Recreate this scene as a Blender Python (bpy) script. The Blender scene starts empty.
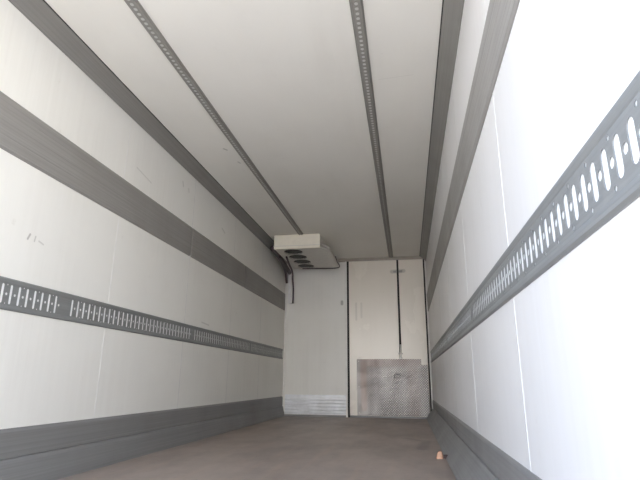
import bpy, bmesh, math, random
from mathutils import Vector, Matrix
random.seed(7)
sc = bpy.context.scene
C = sc.collection

# ------------------------------------------------------------------ camera
EYE = 0.57                       # camera height over the cargo floor
def calibrate():
    a = (408 - 320, 381.5 - 240); b = (333 - 320, -1484 - 240)
    f = math.sqrt(-(a[0]*b[0] + a[1]*b[1]))
    F = Vector((a[0], a[1], f)).normalized()
    U = Vector((b[0], b[1], f)).normalized()
    R = F.cross(-U).normalized()
    if R.x < 0: R = -R
    return f, R, F, U
f_px, Rv, Fv, Uv = calibrate()
cam_d = bpy.data.cameras.new('camera'); cam = bpy.data.objects.new('camera', cam_d); C.objects.link(cam)
ex = Vector((Rv.x, Fv.x, Uv.x)); ey = -Vector((Rv.y, Fv.y, Uv.y)); ez = -Vector((Rv.z, Fv.z, Uv.z))
ex.normalize(); ez = (ez - ex*ez.dot(ex)).normalized(); ey = ez.cross(ex)
m3 = Matrix((ex, ey, ez)).transposed()
cam.matrix_world = Matrix.Translation((0, 0, EYE)) @ m3.to_4x4()
cam_d.sensor_width = 36.0; cam_d.lens = f_px * 36.0 / 640.0
cam_d.clip_start = 0.02; cam_d.clip_end = 400
sc.camera = cam

# ------------------------------------------------------------------ sky, sun, exposure
sc.view_settings.view_transform = 'Standard'
sc.view_settings.look = 'None'
sc.view_settings.gamma = 1.0
sc.view_settings.use_curve_mapping = False
sc.view_settings.exposure = 0.0
SKY_STRENGTH = 8.9
SUN_STRENGTH = 18.8
sc.cycles.max_bounces = 16
sc.cycles.diffuse_bounces = 10
w = bpy.data.worlds.new('sky'); sc.world = w; w.use_nodes = True
nt = w.node_tree; nt.nodes.clear()
out = nt.nodes.new('ShaderNodeOutputWorld'); bg = nt.nodes.new('ShaderNodeBackground')
tc = nt.nodes.new('ShaderNodeTexCoord'); sep = nt.nodes.new('ShaderNodeSeparateXYZ')
nt.links.new(tc.outputs['Generated'], sep.inputs[0])
ramp = nt.nodes.new('ShaderNodeValToRGB')
ramp.color_ramp.elements[0].position = 0.10; ramp.color_ramp.elements[0].color = (1.0, 0.95, 0.87, 1)
ramp.color_ramp.elements[1].position = 0.85; ramp.color_ramp.elements[1].color = (0.20, 0.27, 0.40, 1)
e_ = ramp.color_ramp.elements.new(0.32); e_.color = (0.44, 0.50, 0.60, 1)
nt.links.new(sep.outputs['Z'], ramp.inputs[0])
# brighter haze on the side of the sun (-X)
mr = nt.nodes.new('ShaderNodeMapRange'); mr.inputs[1].default_value = 0.9; mr.inputs[2].default_value = -1.0
mr.inputs[3].default_value = 1.0; mr.inputs[4].default_value = 1.0
nt.links.new(sep.outputs['X'], mr.inputs[0])
mul = nt.nodes.new('ShaderNodeMath'); mul.operation = 'MULTIPLY'; mul.inputs[1].default_value = SKY_STRENGTH
nt.links.new(mr.outputs[0], mul.inputs[0])
cr = nt.nodes.new('ShaderNodeMapRange'); cr.inputs[1].default_value = 0.2; cr.inputs[2].default_value = -0.8
nt.links.new(sep.outputs['X'], cr.inputs[0])
tint = nt.nodes.new('ShaderNodeMix'); tint.data_type = 'RGBA'; tint.blend_type = 'MULTIPLY'
tint.inputs[7].default_value = (0.86, 0.97, 1.14, 1)      # bluer sky on that side
nt.links.new(cr.outputs[0], tint.inputs[0]); nt.links.new(ramp.outputs[0], tint.inputs[6])
nt.links.new(tint.outputs[2], bg.inputs[0]); nt.links.new(mul.outputs[0], bg.inputs[1])
nt.links.new(bg.outputs[0], out.inputs[0])
sun_d = bpy.data.lights.new('sun', 'SUN'); sun_d.energy = SUN_STRENGTH; sun_d.angle = 0.01; sun_d.color = (1.0, 0.94, 0.86)
sun = bpy.data.objects.new('sun', sun_d); C.objects.link(sun)
sun.rotation_euler = Vector((-0.75, 0.30, 0.95)).to_track_quat('Z', 'Y').to_euler()

# ------------------------------------------------------------------ helpers
def tag(o, label=None, cat=None, group=None, kind=None):
    if label: o['label'] = label
    if cat: o['category'] = cat
    if group: o['group'] = group
    if kind: o['kind'] = kind
    return o
def empty(name, loc, label=None, cat=None, group=None):
    o = bpy.data.objects.new(name, None); C.objects.link(o); o.location = loc; o.empty_display_size = .1
    return tag(o, label, cat, group)
def obj(name, bm, mat, parent=None, smooth=False, loc=None):
    bmesh.ops.recalc_face_normals(bm, faces=bm.faces)
    me = bpy.data.meshes.new(name); bm.to_mesh(me); bm.free()
    me.materials.append(mat)
    if smooth:
        for p in me.polygons: p.use_smooth = True
    o = bpy.data.objects.new(name, me); C.objects.link(o)
    if parent is not None:
        o.parent = parent
        o.location = -parent.matrix_basis.translation if parent.parent is None else (0, 0, 0)
    return o
def bevel(o, wd=0.003, seg=2):
    m = o.modifiers.new('bevel', 'BEVEL'); m.width = wd; m.segments = seg; m.limit_method = 'ANGLE'
    return o
def box(bm, x0, x1, y0, y1, z0, z1):
    v = [bm.verts.new(p) for p in ((x0,y0,z0),(x1,y0,z0),(x1,y1,z0),(x0,y1,z0),(x0,y0,z1),(x1,y0,z1),(x1,y1,z1),(x0,y1,z1))]
    for q in ((0,3,2,1),(4,5,6,7),(0,1,5,4),(1,2,6,5),(2,3,7,6),(3,0,4,7)): bm.faces.new([v[i] for i in q])
    return bm
def B(*a):
    return box(bmesh.new(), *a)
def prism_y(bm, prof, y0, y1):
    """prof: (x, z) polygon swept along Y"""
    a = [bm.verts.new((x, y0, z)) for x, z in prof]; b = [bm.verts.new((x, y1, z)) for x, z in prof]
    n = len(prof)
    for i in range(n): bm.faces.new((a[i], a[(i+1) % n], b[(i+1) % n], b[i]))
    bm.faces.new(a); bm.faces.new(b[::-1]); return bm
def prism_x(bm, prof, x0, x1):
    a = [bm.verts.new((x0, y, z)) for y, z in prof]; b = [bm.verts.new((x1, y, z)) for y, z in prof]
    n = len(prof)
    for i in range(n): bm.faces.new((a[i], a[(i+1) % n], b[(i+1) % n], b[i]))
    bm.faces.new(a); bm.faces.new(b[::-1]); return bm
def cyl(bm, p0, p1, r, seg=16, r2=None):
    p0 = Vector(p0); p1 = Vector(p1); d = (p1 - p0); q = d.to_track_quat('Z', 'Y')
    r2 = r if r2 is None else r2
    a = []; b = []
    for i in range(seg):
        t = 2*math.pi*i/seg; u = Vector((math.cos(t), math.sin(t), 0))
        a.append(bm.verts.new(p0 + q @ (u*r))); b.append(bm.verts.new(p1 + q @ (u*r2)))
    for i in range(seg): bm.faces.new((a[i], a[(i+1) % seg], b[(i+1) % seg], b[i]))
    bm.faces.new(a[::-1]); bm.faces.new(b); return bm
def tube(bm, pts, r, seg=10):
    """smooth tube through points (Catmull-Rom)"""
    P = [Vector(p) for p in pts]; P = [2*P[0]-P[1]] + P + [2*P[-1]-P[-2]]; path = []
    for i in range(1, len(P)-2):
        for k in range(8):
            t = k/8; a, b, c, d = P[i-1], P[i], P[i+1], P[i+2]
            path.append(0.5*((2*b)+(c-a)*t+(2*a-5*b+4*c-d)*t*t+(3*b-a-3*c+d)*t**3))
    path.append(P[-2]); rings = []
    up = Vector((1, 0.2, 0.1)).normalized()
    for i, p in enumerate(path):
        d = (path[min(i+1, len(path)-1)] - path[max(i-1, 0)]).normalized()
        s = d.cross(up).normalized(); t_ = s.cross(d).normalized()
        rings.append([bm.verts.new(p + (s*math.cos(2*math.pi*k/seg) + t_*math.sin(2*math.pi*k/seg))*r) for k in range(seg)])
    for a, b in zip(rings, rings[1:]):
        for k in range(seg): bm.faces.new((a[k], a[(k+1) % seg], b[(k+1) % seg], b[k]))
    bm.faces.new(rings[0][::-1]); bm.faces.new(rings[-1]); return bm

# ------------------------------------------------------------------ materials
class NT:
    def __init__(s, name):
        s.m = bpy.data.materials.new(name); s.m.use_nodes = True; s.t = s.m.node_tree
        s.p = s.t.nodes['Principled BSDF']; s.geo = s.t.nodes.new('ShaderNodeNewGeometry')
    def n(s, typ, **kw):
        o = s.t.nodes.new(typ)
        for k, v in kw.items(): setattr(o, k, v)
        return o
    def link(s, a, b): s.t.links.new(a, b)
    def val(s, x, sock):
        if hasattr(x, 'is_output'): s.link(x, sock)
        else: sock.default_value = x
    def math(s, op, a, b=0.0, c=0.0, clamp=False):
        o = s.n('ShaderNodeMath', operation=op); o.use_clamp = clamp
        s.val(a, o.inputs[0]); s.val(b, o.inputs[1]); s.val(c, o.inputs[2]); return o.outputs[0]
    def noise(s, scale=(1, 1, 1), sc_=1.0, detail=4.0, rough=.55, offs=(0, 0, 0)):
        mp = s.n('ShaderNodeMapping'); mp.inputs['Scale'].default_value = scale; mp.inputs['Location'].default_value = offs
        s.link(s.geo.outputs['Position'], mp.inputs[0])
        o = s.n('ShaderNodeTexNoise'); o.inputs['Scale'].default_value = sc_; o.inputs['Detail'].default_value = detail
        o.inputs['Roughness'].default_value = rough; s.link(mp.outputs[0], o.inputs[0]); return o.outputs[0]
    def rng(s, x, a, b, c, d):
        o = s.n('ShaderNodeMapRange'); s.val(x, o.inputs[0])
        for i, v in enumerate((a, b, c, d)): s.val(v, o.inputs[i+1])
        return o.outputs[0]
    def mix(s, f, a, b):
        o = s.n('ShaderNodeMix', data_type='RGBA'); s.val(f, o.inputs[0])
        for k, v in ((6, a), (7, b)):
            if hasattr(v, 'is_output'): s.link(v, o.inputs[k])
            else: o.inputs[k].default_value = (*v, 1)
        return o.outputs[2]
    def xyz(s):
        o = s.n('ShaderNodeSeparateXYZ'); s.link(s.geo.outputs['Position'], o.inputs[0]); return o.outputs
    def bump(s, h, strength=.2, dist=.005):
        o = s.n('ShaderNodeBump'); o.inputs['Strength'].default_value = strength; o.inputs['Distance'].default_value = dist
        s.val(h, o.inputs['Height']); s.link(o.outputs[0], s.p.inputs['Normal'])
    def done(s, col, rough=.5, metal=0.0):
        if hasattr(col, 'is_output'): s.link(col, s.p.inputs['Base Color'])
        else: s.p.inputs['Base Color'].default_value = (*col, 1)
        s.val(rough, s.p.inputs['Roughness']); s.val(metal, s.p.inputs['Metallic']); return s.m

def mark_mask(t, u, v, segs):
    """union mask of short rubbed marks or painted-in shading, each ((u0,v0),(u1,v1),half width,strength), in the wall's own metres"""
    total = None
    for (a, b, wd, st) in segs:
        dx, dy = b[0]-a[0], b[1]-a[1]; L2 = dx*dx + dy*dy + 1e-9
        pu = t.math('SUBTRACT', u, a[0]); pv = t.math('SUBTRACT', v, a[1])
        h = t.math('DIVIDE', t.math('ADD', t.math('MULTIPLY', pu, dx), t.math('MULTIPLY', pv, dy)), L2, clamp=True)
        du = t.math('SUBTRACT', pu, t.math('MULTIPLY', h, dx)); dv = t.math('SUBTRACT', pv, t.math('MULTIPLY', h, dy))
        d = t.math('SQRT', t.math('ADD', t.math('MULTIPLY', du, du), t.math('MULTIPLY', dv, dv)))
        m = t.rng(d, wd, wd*2.2, st, 0.0)
        total = m if total is None else t.math('MAXIMUM', total, m)
    return total

def grp(name, base, dirt, marks=None, axis='yz', streak=(0.3, 14, 0.25), rough=(.32, .5), dirt_amt=.5, bump_d=.002):
    t = NT(name); x, y, z = t.xyz()
    n1 = t.noise((1, 1, 1), 1.1, 5); n2 = t.noise(streak, 1.6, 5, .6); n3 = t.noise((1, 1, 1), 9, 6, .65, (3, 1, 5))
    f = t.math('MULTIPLY', t.rng(n1, .38, .75, 0, 1), t.rng(n2, .35, .75, .2, 1))
    col = t.mix(t.math('MULTIPLY', f, dirt_amt), base, dirt)
    col = t.mix(t.rng(n3, .66, .8, 0, .25), col, (dirt[0]*.75, dirt[1]*.72, dirt[2]*.66))
    if marks:
        u, v = {'yz': (y, z), 'xz': (x, z), 'xy': (x, y)}[axis]
        col = t.mix(mark_mask(t, u, v, marks), col, (.22, .21, .19))
    t.bump(t.noise(streak, 1.2, 2), .35, bump_d)
    return t.done(col, t.rng(n1, .3, .7, *rough))

def alu(name, base, metal=.35, rough=.5, grain=(60, .35, 60), var=.18, blotch=(.55, .5, .45)):
    t = NT(name)
    n1 = t.noise(grain, 1.5, 3); n2 = t.noise((1, 1, 1), 2.3, 5)
    dark = tuple(c*(1-var) for c in base)
    col = t.mix(t.rng(n1, .3, .7, 0, 1), base, dark)
    col = t.mix(t.rng(n2, .5, .8, 0, .35), col, tuple(b*k for b, k in zip(base, (.78, .74, .68))))
    t.bump(n1, .12, .001)
    return t.done(col, t.rng(n2, .3, .7, rough-.06, rough+.1), metal)
def plain(name, col, rough=.5, metal=0.0, var=.12, scale=14):
    t = NT(name); n = t.noise((1, 1, 1), scale, 4)
    return t.done(t.mix(t.rng(n, .35, .7, 0, 1), col, tuple(c*(1-var) for c in col)), rough, metal)

EZ = EYE
M = {}
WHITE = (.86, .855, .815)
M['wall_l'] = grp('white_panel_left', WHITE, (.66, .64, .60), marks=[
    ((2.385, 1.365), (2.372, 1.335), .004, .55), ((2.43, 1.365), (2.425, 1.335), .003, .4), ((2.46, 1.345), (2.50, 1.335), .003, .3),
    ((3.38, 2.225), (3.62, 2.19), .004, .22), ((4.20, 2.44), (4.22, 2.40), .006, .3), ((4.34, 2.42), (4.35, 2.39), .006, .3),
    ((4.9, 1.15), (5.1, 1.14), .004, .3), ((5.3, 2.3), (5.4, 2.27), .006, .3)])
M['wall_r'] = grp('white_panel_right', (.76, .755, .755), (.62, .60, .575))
M['ceiling'] = grp('white_ceiling_panel', (.85, .835, .785), (.71, .69, .64), axis='xy', streak=(3, .35, 1), rough=(.4, .55), marks=[
    ((-.12, 3.12), (.12, 3.10), .002, .12), ((-1.62, 4.0), (-1.60, 4.03), .006, .5), ((-1.58, 4.3), (-1.57, 4.33), .006, .4)])
M['back'] = grp('bulkhead_panel', (.85, .84, .81), (.66, .64, .61), axis='xz', streak=(7, 1, .3), marks=[
    ((-1.08, 1.90), (-1.08, 1.86), .014, .6)])
M['door'] = grp('cream_door_panel', (.88, .82, .74), (.76, .69, .60), axis='xz', streak=(6, 1, .4), rough=(.2, .3), marks=[
    ((-.83, 1.86), (-.83, 1.58), .010, .18), ((-.74, 1.86), (-.74, 1.62), .010, .15), ((-.20, 2.40), (.0, 2.41), .02, .35),
    ((-.78, .9), (-.80, .45), .03, .25)])
M['seam'] = plain('white_sealant', (.87, .87, .85), .6)
M['seam_r'] = plain('faint_sealant', (.76, .76, .75), .6)
M['band'] = alu('grey_profile', (.33, .32, .305), .15, .5)
M['cove'] = alu('grey_cove_profile', (.30, .292, .275), .15, .5)
M['rail'] = alu('galvanised_rail', (.29, .30, .30), .3, .48, blotch=(.5, .5, .5))
M['rail_back'] = plain('pale_backing', (.88, .89, .90), .4, var=.03)
M['crail_back'] = plain('recess_shade_backing', (.62, .61, .59), .5)  # greyed so the colour carries the shade inside the rail recess
M['crail'] = alu('ceiling_rail_steel', (.34, .33, .305), .25, .5)
M['skirt'] = alu('grey_skirting', (.29, .29, .29), .25, .5)
M['black'] = plain('black_rubber', (.018, .016, .015), .6)
M['trimw'] = plain('white_edge_trim', (.86, .85, .83), .35)
M['trimb'] = plain('brown_grey_trim', (.42, .38, .33), .5)
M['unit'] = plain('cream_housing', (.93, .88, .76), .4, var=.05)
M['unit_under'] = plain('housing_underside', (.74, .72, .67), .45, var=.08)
M['dark'] = plain('dark_cavity', (.03, .03, .028), .6)
M['fan'] = plain('dark_fan_plastic', (.06, .06, .06), .45)
M['guard'] = plain('dark_wire', (.16, .155, .15), .5)
M['hose'] = plain('dark_hose', (.09, .06, .075), .45)
M['pipe'] = plain('white_conduit', (.85, .84, .85), .35)
M['steel'] = plain('worn_steel', (.42, .40, .37), .4, .6)
M['scrap'] = plain('peach_scrap', (.72, .42, .28), .7, var=.3, scale=60)
M['scrapd'] = plain('dark_scrap', (.07, .04, .035), .7)

def floor_material():
    t = NT('worn_floor'); x, y, z = t.xyz()
    n1 = t.noise((1, .5, 1), 1.6, 6, .6); n2 = t.noise((1, 1, 1), 14, 6, .7); n3 = t.noise((6, .5, 1), 2, 4)
    col = t.mix(t.rng(n1, .35, .68, 0, 1), (.40, .33, .285), (.28, .235, .21))
    col = t.mix(t.rng(n3, .5, .75, 0, .5), col, (.43, .33, .26))
    col = t.mix(t.rng(n2, .55, .8, 0, .45), col, (.19, .165, .15))
    col = t.mix(mark_mask(t, x, y, [((.16, 5.4), (.10, 4.75), .03, .35), ((-.05, 5.6), (.14, 5.35), .03, .3), ((.30, 3.9), (.26, 3.3), .03, .25)]), col, (.10, .08, .075))
    t.bump(n2, .2, .002)
    return t.done(col, t.rng(n1, .3, .7, .36, .55))
M['floor'] = floor_material()
def tread_material():
    t = NT('diamond_tread_plate'); x, y, z = t.xyz()
    k = 2*math.pi/.078
    a = t.math('SINE', t.math('MULTIPLY', t.math('ADD', x, z), k)); b = t.math('SINE', t.math('MULTIPLY', t.math('SUBTRACT', x, z), k))
    p = t.math('MULTIPLY', a, b); lug = t.rng(t.math('ABSOLUTE', p), .35, .75, 0, 1)
    n1 = t.noise((1.6, 1, .5), 2.2, 4); n2 = t.noise((1, 1, 1), 7, 4)
    wear = t.rng(x, -.70, -.30, 0, 1)                 # the lugs are worn flat towards the left edge
    lug = t.math('MULTIPLY', lug, wear)
    col = t.mix(t.rng(n1, .38, .66, 0, 1), (.33, .31, .30), (.17, .155, .15))
    col = t.mix(t.math('MULTIPLY', lug, .75), col, (.68, .66, .65))
    streak = mark_mask(t, x, z, [((-.72, .85), (-.72, .15), .03, .35), ((-.70, .87), (.15, .88), .045, .3), ((.08, .8), (.10, .1), .06, .22)])  # last mark paints in the dark reflection of a dent
    col = t.mix(streak, col, (.26, .17, .14))
    t.bump(lug, .6, .003)
    return t.done(col, t.rng(n2, .3, .7, .34, .5), .45)
M['tread'] = tread_material()
def ground_material():
    t = NT('pale_concrete'); n = t.noise((1, 1, 1), .6, 6)
    return t.done(t.mix(t.rng(n, .35, .7, 0, 1), (.55, .51, .46), (.44, .41, .37)), .85)
M['ground'] = ground_material()
M['outer'] = plain('outer_skin', (.75, .76, .78), .4)

# ------------------------------------------------------------------ body shell
XL, XR, Y0, YB, H = -2.10, .385, .35, 8.5, 2.66
def struct(name, bm, mat, parent=None, smooth=False):
    o = obj(name, bm, mat, parent, smooth)
    if parent is None: o['kind'] = 'structure'
    return o
struct('floor', B(XL-.07, XR+.07, Y0, YB+.07, -.12, 0), M['floor'])
struct('ceiling', B(XL-.07, XR+.07, Y0, YB+.07, H, H+.08), M['ceiling'])
struct('wall_left', B(XL-.07, XL, Y0, YB, 0, H), M['wall_l'])
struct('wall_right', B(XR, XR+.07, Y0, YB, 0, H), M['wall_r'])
struct('wall_back', B(XL-.07, XR+.07, YB, YB+.07, 0, H), M['back'])
g = struct('ground', B(-60, 60, -90, 40, -1.30, -1.20), M['ground'])

# baseboards (aluminium skirting with a crease, lower part sloping out to the floor)
def skirt(side, top, foot):
    X = (lambda d: XL + d) if side == 'left' else (lambda d: XR - d)
    prof = [(0, 0), (foot, 0), (foot, .004), (.024, .140), (.017, .158), (.006, .161), (.006, .164), (.011, .167), (.011, top-.018), (.004, top), (0, top)]
    bm = prism_y(bmesh.new(), [(X(d), z) for d, z in prof], Y0+.02, YB)
    return struct('baseboard_' + side, bm, M['skirt'])
skirt('left', .315, .045)
skirt('right', .290, .120)

# panel joints down the side walls
trim_no = [0]
def trim(bm, mat):
    trim_no[0] += 1
    return struct('trim_%d' % trim_no[0], bm, mat)
def seams(side, ys, zs):
    X = XL if side == 'left' else XR; s = 1 if side == 'left' else -1
    for y in ys:
        bm = bmesh.new()
        for z0, z1 in zs:
            a, b = sorted((X, X + s*.0012))
            box(bm, a, b, y-.003, y+.003, z0, z1)
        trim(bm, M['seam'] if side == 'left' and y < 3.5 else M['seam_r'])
seams('left', (3.22, 4.49, 5.76, 7.03), ((.315, .92), (1.09, 1.755), (2.055, 2.585)))
seams('right', (.58, 1.85, 3.12, 4.39, 5.66, 6.93), ((.29, .863), (1.046, 1.697), (2.006, 2.57)))

# ------------------------------------------------------------------ coves between walls and ceiling
def cove(side, zl, wd, label):
    s = 1 if side == 'left' else -1; X0 = XL if side == 'left' else XR
    t = empty('cove_profile', (X0, Y0, zl), label, 'ceiling cove', 'coves between wall and ceiling')
    n = 7; pts = [(0, zl), (.006, zl)]
    for i in range(n+1):
        u = i/n
        pts.append((.008 + (wd-.012)*(u**1.15), zl + .004 + (H-.008-zl-.004)*(u**.9)))
    pts += [(wd, H-.004), (wd, H), (0, H)]
    bm = prism_y(bmesh.new(), [(X0 + s*d, z) for d, z in pts], Y0+.02, YB-.05)
    obj('cove_strip', bm, M['cove'], t)
    a, b = sorted((X0 + s*wd, X0 + s*(wd+.007)))
    sl = obj('sealing_strip', B(a, b, Y0+.02, YB-.05, H-.003, H), M['black'], t)
    sl['label'] = 'thin black seal along the ceiling edge'
cove('left', 2.585, .122, 'grey metal cove profile between ceiling and left wall')
cove('right', 2.565, .098, 'grey metal cove profile between ceiling and right wall')

# ------------------------------------------------------------------ plain grey rub rails (upper band)
def band_profile(z0, z1):
    h = z1 - z0; p = [(0, z0), (.004, z0), (.013, z0+.012)]
    for k in (.25, .5, .75):
        z = z0 + h*k
        p += [(.013, z-.006), (.0118, z-.002), (.0118, z+.002), (.013, z+.006)]
    p += [(.013, z1-.012), (.004, z1), (0, z1)]
    return p
def rub_rail(side, z0, z1, y0, y1, label, group=None):
    s = 1 if side == 'left' else -1; X0 = XL if side == 'left' else XR
    bm = prism_y(bmesh.new(), [(X0 + s*d, z) for d, z in band_profile(z0, z1)], y0, y1)
    o = obj('rub_rail', bm, M['band'])
    return tag(o, label, 'wall rail', group)
G = 'wide plain rub rails on the left wall'
rub_rail('left', 1.755, 2.055, Y0+.02, 4.475, 'wide plain grey rub rail high on left wall, nearest of three lengths', G)
rub_rail('left', 1.755, 2.055, 4.50, 6.19, 'wide plain grey rub rail high on left wall, middle length between two white gaps', G)
rub_rail('left', 1.755, 2.055, 6.215, YB-.05, 'wide plain grey rub rail high on left wall, farthest length below the cooling unit', G)
rub_rail('right', 1.697, 2.006, Y0+.02, YB-.05, 'wide plain grey rub rail high on the right wall')

# ------------------------------------------------------------------ slotted cargo rails
PITCH = .0595
def slot_loop(cx, cz, w_, h_, n=6):
    pts = []
    r = w_/2
    for i in range(n+1):
        t = math.pi*i/n; pts.append((cx + r*math.cos(t), cz + h_/2 - r + r*math.sin(t)))
    for i in range(n+1):
        t = math.pi + math.pi*i/n; pts.append((cx + r*math.cos(t), cz - h_/2 + r + r*math.sin(t)))
    return pts
def circ(cx, cz, r, n=8): return [(cx + r*math.cos(2*math.pi*i/n), cz + r*math.sin(2*math.pi*i/n)) for i in range(n)]
def holed_cell(u0, u1, v0, v1, holes):
    """triangulated rectangle with holes -> (verts2d, faces)"""
    bm = bmesh.new(); edges = []
    for loop in [[(u0, v0), (u1, v0), (u1, v1), (u0, v1)]] + holes:
        vs = [bm.verts.new((u, v, 0)) for u, v in loop]
        for i in range(len(vs)): edges.append(bm.edges.new((vs[i], vs[(i+1) % len(vs)])))
    bmesh.ops.triangle_fill(bm, use_beauty=True, use_dissolve=False, edges=edges)
    bm.verts.index_update()
    V = [(v.co.x, v.co.y) for v in bm.verts]; Fc = [[v.index for v in f.verts] for f in bm.faces]
    bm.free(); return V, Fc
def strip_mesh(cells, place, bm):
    """cells: list of (offset u, (V,F)); place(u,v)->3D"""
    for off, (V, Fc) in cells:
        vs = [bm.verts.new(place(off + u, v)) for u, v in V]
        for f in Fc: bm.faces.new([vs[i] for i in f])
def cargo_rail(side, z0, z1, y_joints, label):
    s = 1 if side == 'left' else -1; X0 = XL if side == 'left' else XR
    t = empty('cargo_rail', (X0, Y0, z0), label, 'slotted wall rail', 'slotted lashing rails on the walls')
    P = lambda d, z: (X0 + s*d, z)
    hgt = z1 - z0; lip = .026; sz0, sz1 = z0+lip, z1-lip; zc = (z0+z1)/2
    bk = obj('backing_strip', prism_y(bmesh.new(), [P(.0002, sz0), P(.002, sz0), P(.002, sz1), P(.0002, sz1)], Y0+.02, YB-.1), M['rail_back'], t)
    bk['label'] = 'pale backing seen through the slots'
    for a, b, sg in ((z0, sz0+.004, 1), (z1, sz1-.004, -1)):
        prof = [P(.0002, a), P(.004, a), P(.010, a+sg*.007), P(.010, a+sg*.017), P(.007, b-sg*.003), P(.0055, b), P(.0002, b)]
        obj('rail_flange', prism_y(bmesh.new(), prof, Y0+.02, YB-.1), M['rail'], t)
    sl_h, sl_w, rh = (.105, .017, .008) if side == 'left' else (.084, .028, .0115); hc = (sz1 - sz0)/2
    plain_c = holed_cell(0, PITCH, -hc, hc, [slot_loop(PITCH*.3, 0, sl_w, sl_h), circ(PITCH*.8, 0, rh)])
    nail_c = holed_cell(0, PITCH, -hc, hc, [slot_loop(PITCH*.3, 0, sl_w, sl_h), circ(PITCH*.8, 0, rh), circ(PITCH*.8, .050, rh*.54, 6), circ(PITCH*.8, -.050, rh*.54, 6)])
    for (ya, yb) in y_joints:
        n = int((yb - ya - .05)/PITCH); m = ((yb-ya) - n*PITCH)/2
        bm = bmesh.new()
        strip_mesh([(ya, holed_cell(0, m, -hc, hc, []))] + [(ya + m + i*PITCH, nail_c if i % 2 else plain_c) for i in range(n)] + [(yb - m, holed_cell(0, m, -hc, hc, []))],
                   lambda u, v: (X0 + s*.0042, u, zc + v), bm)
        bmesh.ops.remove_doubles(bm, verts=bm.verts, dist=1e-5)
        o = obj('slotted_strip', bm, M['rail'], t)
        md = o.modifiers.new('thickness', 'SOLIDIFY'); md.thickness = .0016; md.offset = 0
    return t
cargo_rail('left', .920, 1.090, ((.39, .82), (.82, 2.767), (2.767, 4.697), (4.697, 6.60), (6.60, 8.38)), 'long grey slotted lashing rail halfway up the left wall')
cargo_rail('right', .863, 1.046, ((.39, 2.98), (2.98, 4.93), (4.93, 6.88), (6.88, 8.38)), 'long grey slotted lashing rail halfway up the right wall')

# ------------------------------------------------------------------ perforated ceiling rails
def ceiling_rail(xc, label):
    t = empty('ceiling_rail', (xc, Y0, H), label, 'ceiling rail', 'perforated ceiling rails')
    ya, yb = Y0+.05, YB-.06; p = .0405; d = .018; hw = .026
    for s in (-1, 1):
        prof = [(xc+s*.039, H), (xc+s*.039, H-.003), (xc+s*.030, H-.003), (xc+s*hw, H-d), (xc+s*(hw-.002), H-d), (xc+s*.024, H-d+.001), (xc+s*.028, H)]
        bm = prism_y(bmesh.new(), prof, ya, yb)
        for k in range(int((yb-ya)/.081)):
            y = ya + .04 + k*.081
            cyl(bm, (xc+s*.0345, y, H-.0028), (xc+s*.0345, y, H-.0055), .0035, 6)
        obj('rail_flange', bm, M['crail'], t)
    n = int((yb-ya)/p); m = ((yb-ya)-n*p)/2; bm = bmesh.new()
    cell = holed_cell(0, p, -hw, hw, [[(v_, u_) for u_, v_ in slot_loop(0, p/2, .0215, .027)][::-1]])
    strip_mesh([(ya, holed_cell(0, m, -hw, hw, []))] + [(ya+m+i*p, cell) for i in range(n)] + [(yb-m, holed_cell(0, m, -hw, hw, []))],
               lambda u, v: (xc+v, u, H-d), bm)
    bmesh.ops.remove_doubles(bm, verts=bm.verts, dist=1e-5)
    o = obj('perforated_strip', bm, M['crail'], t); md = o.modifiers.new('thickness', 'SOLIDIFY'); md.thickness = .002; md.offset = 0
    b = obj('backing_strip', B(xc-.0255, xc+.0255, ya, yb, H-d+.003, H-.0005), M['crail_back'], t)
    b['label'] = 'pale backing seen through the holes'
ceiling_rail(-1.478, 'narrow perforated grey ceiling rail running to the cooling unit')
ceiling_rail(-.207, 'narrow perforated grey ceiling rail running to the tall cream doors')

# ------------------------------------------------------------------ far wall
trim(B(XL+.012, XR-.02, YB-.055, YB, H-.052, H), M['trimb'])                       # head rail over the far wall
trim(bm=B(XL+.006, XL+.034, YB-.03, YB, 0, H-.052), mat=M['trimw'])                 # white corner strip
trim(B(-1.018, -.988, YB-.036, YB, 0, H-.052), M['trimw'])                          # white post beside the doors
trim(B(-.988, -.953, YB-.034, YB, 0, H-.052), M['black'])
trim(B(-.118, -.086, YB-.033, YB, .90, H-.052), M['black'])
trim(B(.332, .358, YB-.034, YB, 0, H-.052), M['black'])
trim(B(.358, .380, YB-.020, YB, 0, H-.052), M['trimw'])
trim(B(XL+.034, XR-.03, YB-.022, YB-.0001, 0, .03), M['skirt'])

# corrugated kick plate on the fixed panel
bm = bmesh.new()
prof = [(YB, .035), (YB-.008, .035)]
zz = .045
while zz < .30:
    prof += [(YB-.008, zz), (YB-.018, zz+.012), (YB-.018, zz+.030), (YB-.008, zz+.042)]; zz += .052
prof += [(YB-.008, .345), (YB, .345)]
prism_x(bm, prof, -2.055, -1.02)
t = NT('bluish_kick_plate'); n_ = t.noise((1, 1, 1), 5, 4)
kick = tag(obj('kick_plate', bm, t.done(t.mix(t.rng(n_, .35, .7, 0, 1), (.86, .88, .93), (.70, .71, .74)), .32, .15)),
           'pale bluish ribbed kick plate along foot of the fixed white end panel', 'kick plate')

def door(no, x0, x1):
    d = struct('door_%d' % no, B(x0, x1, YB-.035, YB, .03, H-.052), M['door']); bevel(d, .006, 2)
    return d
d1 = door(1, -.953, -.118)
d2 = door(2, -.086, .332)
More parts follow.
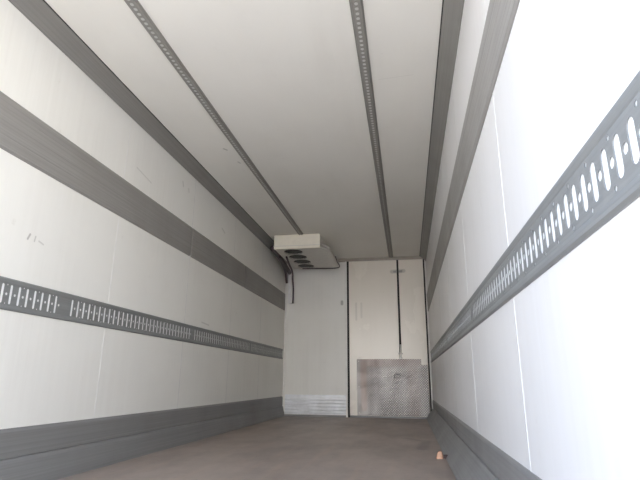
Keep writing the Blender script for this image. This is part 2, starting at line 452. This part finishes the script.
# hinge plate near the top and latch low on the gap
def latch_parts(parent, x, z, w_, h_):
    bm = B(x-w_/2, x+w_/2, YB-.043, YB-.035, z-h_/2, z+h_/2)
    h = obj('hinge_plate', bm, M['steel'], parent); bevel(h, .003)
    bm = bmesh.new(); cyl(bm, (x+w_*.5, YB-.046, z-h_*.55), (x+w_*.5, YB-.046, z+h_*.55), .007, 10)
    obj('hinge_pin', bm, M['steel'], h, True).location = (0, 0, 0)
latch_parts(d1, -.15, 2.40, .06, .035)
latch_parts(d2, -.055, 2.40, .05, .035)
lt = empty('door_latch', (-.10, YB-.035, .99), 'small steel rod latch at foot of the gap between the cream doors', 'latch')
bm = bmesh.new(); cyl(bm, (-.10, YB-.052, .93), (-.10, YB-.052, 1.16), .008, 12); obj('latch_rod', bm, M['trimw'], lt, True)
obj('latch_bracket', B(-.135, -.065, YB-.060, YB-.036, 1.0, 1.025), M['steel'], lt)
obj('latch_keeper', B(-.125, -.075, YB-.058, YB-.036, .925, .955), M['steel'], lt)

# diamond tread plate across the foot of both doors, right corner notched
bm = bmesh.new()
poly = [(-.83, .035), (.326, .035), (.326, .83), (.235, .83), (.225, .84), (.225, .925), (-.83, .925)]
a = [bm.verts.new((x, YB-.041, z)) for x, z in poly]; b = [bm.verts.new((x, YB-.035, z)) for x, z in poly]
for i in range(len(poly)): bm.faces.new((a[i], a[(i+1) % len(poly)], b[(i+1) % len(poly)], b[i]))
bm.faces.new(a); bm.faces.new(b[::-1])
tp = empty('tread_plate', (-.3, YB-.041, .035), 'worn grey diamond tread plate across the foot of the cream doors', 'kick plate')
obj('plate', bm, M['tread'], tp)
for (x, z) in [(-.80, .89), (-.80, .07), (-.35, .88), (-.35, .08), (.19, .88), (.29, .79), (.29, .08), (-.80, .48), (.29, .45)]:
    bm = bmesh.new(); cyl(bm, (x, YB-.041, z), (x, YB-.046, z), .010, 10, .007); obj('rivet', bm, M['steel'], tp)

# ------------------------------------------------------------------ cooling unit under the ceiling
UX0, UX1, UY0, UY1, UZ = -1.885, -1.19, 6.84, 8.16, 1.885+EZ-.01
u = empty('cooling_unit', ((UX0+UX1)/2, 7.4, H), 'low cream cooling unit with four round fans hung under far left ceiling', 'cooling unit')
fc = obj('front_cover', B(UX0, UX1, UY0, UY0+.035, UZ-.004, H-.004), M['unit'], u); bevel(fc, .008)
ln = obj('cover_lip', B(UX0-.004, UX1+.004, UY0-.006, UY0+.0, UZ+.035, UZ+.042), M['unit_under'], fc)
# housing with a chamfered right flank; underside plate with four round openings
X2 = -1.075
bm = bmesh.new()
prof = [(UX0+.01, UZ+.012), (UX0+.01, H-.006), (UX1-.005, H-.006), (UX1-.005, UZ+.075), (X2, UZ+.055), (X2, UZ+.012)]
ybeg = UY0+.035
a = [bm.verts.new((x, ybeg if x < UX1+.01 else ybeg+.16, z)) for x, z in prof]; b = [bm.verts.new((x, UY1, z)) for x, z in prof]
for i in range(5): bm.faces.new((a[i], a[i+1], b[i+1], b[i]))
bm.faces.new(a); bm.faces.new(b[::-1])
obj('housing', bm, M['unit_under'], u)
fans = [(-1.63, 7.04), (-1.63, 7.365), (-1.63, 7.69), (-1.63, 8.01)]
bm = bmesh.new(); edges = []
outer = [(UX0+.01, ybeg), (UX1-.005, ybeg), (X2, ybeg+.16), (X2, UY1), (UX0+.01, UY1)]
for loop in [outer] + [circ(x, y, .138, 28) for x, y in fans]:
    vs = [bm.verts.new((p[0], p[1], UZ)) for p in loop]
    for i in range(len(vs)): edges.append(bm.edges.new((vs[i], vs[(i+1) % len(vs)])))
bmesh.ops.triangle_fill(bm, use_beauty=True, edges=edges)
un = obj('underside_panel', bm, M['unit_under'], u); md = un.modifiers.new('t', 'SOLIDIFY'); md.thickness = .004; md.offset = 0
for x, y in fans:
    bm = bmesh.new(); cyl(bm, (x, y, UZ+.0115), (x, y, UZ+.0075), .145, 28)
    fw = obj('fan_well', bm, M['dark'], u)
    bm = bmesh.new(); cyl(bm, (x, y, UZ+.004), (x, y, UZ-.004), .032, 16)
    for k in range(5):
        t_ = 2*math.pi*k/5; c, s_ = math.cos(t_), math.sin(t_)
        q = []
        for r, w_, tw in ((.03, .018, .003), (.07, .034, .004), (.110, .038, .003)):
            q.append([bm.verts.new((x + c*r - s_*o_, y + s_*r + c*o_, UZ + .001 + (tw if o_ > 0 else -tw))) for o_ in (-w_, w_)])
        for p, n in zip(q, q[1:]): bm.faces.new((p[0], p[1], n[1], n[0]))
    fb = obj('fan_blades', bm, M['fan'], fw)
    bm = bmesh.new()
    for r in (.138, .095, .055):
        N = 28
        for i in range(N):
            a0, a1 = 2*math.pi*i/N, 2*math.pi*(i+1)/N
            cyl(bm, (x+r*math.cos(a0), y+r*math.sin(a0), UZ-.009), (x+r*math.cos(a1), y+r*math.sin(a1), UZ-.009), .0018, 5)
    for k in range(4):
        a0 = math.pi/4 + k*math.pi/2
        cyl(bm, (x, y, UZ-.009), (x+.14*math.cos(a0), y+.14*math.sin(a0), UZ-.004), .0018, 5)
    obj('fan_guard', bm, M['guard'], fw)
bm = bmesh.new()
for y in (UY0+.12, UY1-.12): obj('mounting_bracket', B(UX0-.03, UX0+.01, y-.02, y+.02, H-.06, H-.001), M['steel'], u)
bm = bmesh.new(); tube(bm, [(X2+.004, 7.60, UZ+.05), (X2+.02, 7.62, UZ+.0), (X2+.02, 7.7, UZ-.02), (X2-.02, UY1-.04, UZ-.022), (-1.5, UY1-.02, UZ-.022), (-1.72, UY1-.02, UZ-.015)], .007)
dh = obj('drain_hose', bm, M['hose'], u, True); dh['label'] = 'thin dark hose looping under the rear edge'

# hoses and conduit in the corner
for (pts, r) in (([(-1.80, 7.30, UZ-.012), (-1.86, 7.75, UZ-.03), (-1.90, 8.15, UZ-.06), (-1.945, 8.40, UZ-.16), (-1.945, 8.455, 2.12), (-1.948, 8.47, 1.885)], .015),
                 ([(-1.93, 7.35, UZ+.02), (-1.98, 7.8, UZ-.02), (-2.03, 8.2, UZ-.06), (-2.055, 8.38, UZ-.16), (-2.06, 8.43, 2.25)], .022),
                 ([(-1.95, 6.98, UZ+.05), (-1.96, 7.5, UZ+.03), (-1.98, 8.0, UZ+.0), (-2.0, 8.38, UZ-.03)], .035)):  # thickest tube stands for piping plus the dark shadow beside the unit
    bm = bmesh.new(); tube(bm, pts, r); ho = obj('hose', bm, M['hose'], u, True); ho['label'] = 'dark hose in the corner, the thickest also standing in for its shadow'
cd = empty('conduit', (-2.01, YB, 1.885), 'short white vertical conduit in the far left corner under the cooling unit', 'conduit')
bm = B(-2.045, -1.985, YB-.04, YB, 1.885, 2.44); c_ = obj('channel', bm, M['pipe'], cd); bevel(c_, .008)

# ------------------------------------------------------------------ scrap on the floor by the right wall
sp = empty('floor_scrap', (.225, 4.22, 0), 'small peach-coloured scrap lying on the floor near right wall', 'scrap')
bm = bmesh.new()
pts = [(-.03, -.03), (.012, -.035), (.022, .0), (.008, .03), (-.02, .035), (-.035, .01)]
a = [bm.verts.new((.225+x, 4.22+y, 0.0)) for x, y in pts]; top = [bm.verts.new((.225+x*.72, 4.22+y*.72, .045+.012*math.sin(i*2.3))) for i, (x, y) in enumerate(pts)]
for i in range(6): bm.faces.new((a[i], a[(i+1) % 6], top[(i+1) % 6], top[i]))
bm.faces.new(a[::-1]); bm.faces.new(top); obj('chunk', bm, M['scrap'], sp)
bm = bmesh.new()
pts = [(.02, -.012), (.055, -.02), (.065, .0), (.05, .022), (.022, .016)]
a = [bm.verts.new((.225+x, 4.23+y, 0.0)) for x, y in pts]; top = [bm.verts.new((.23+x*.85, 4.23+y*.8, .026)) for x, y in pts]
for i in range(5): bm.faces.new((a[i], a[(i+1) % 5], top[(i+1) % 5], top[i]))
bm.faces.new(a[::-1]); bm.faces.new(top); k_ = obj('dark_end', bm, M['scrapd'], sp); k_['label'] = 'dark burnt-looking end'
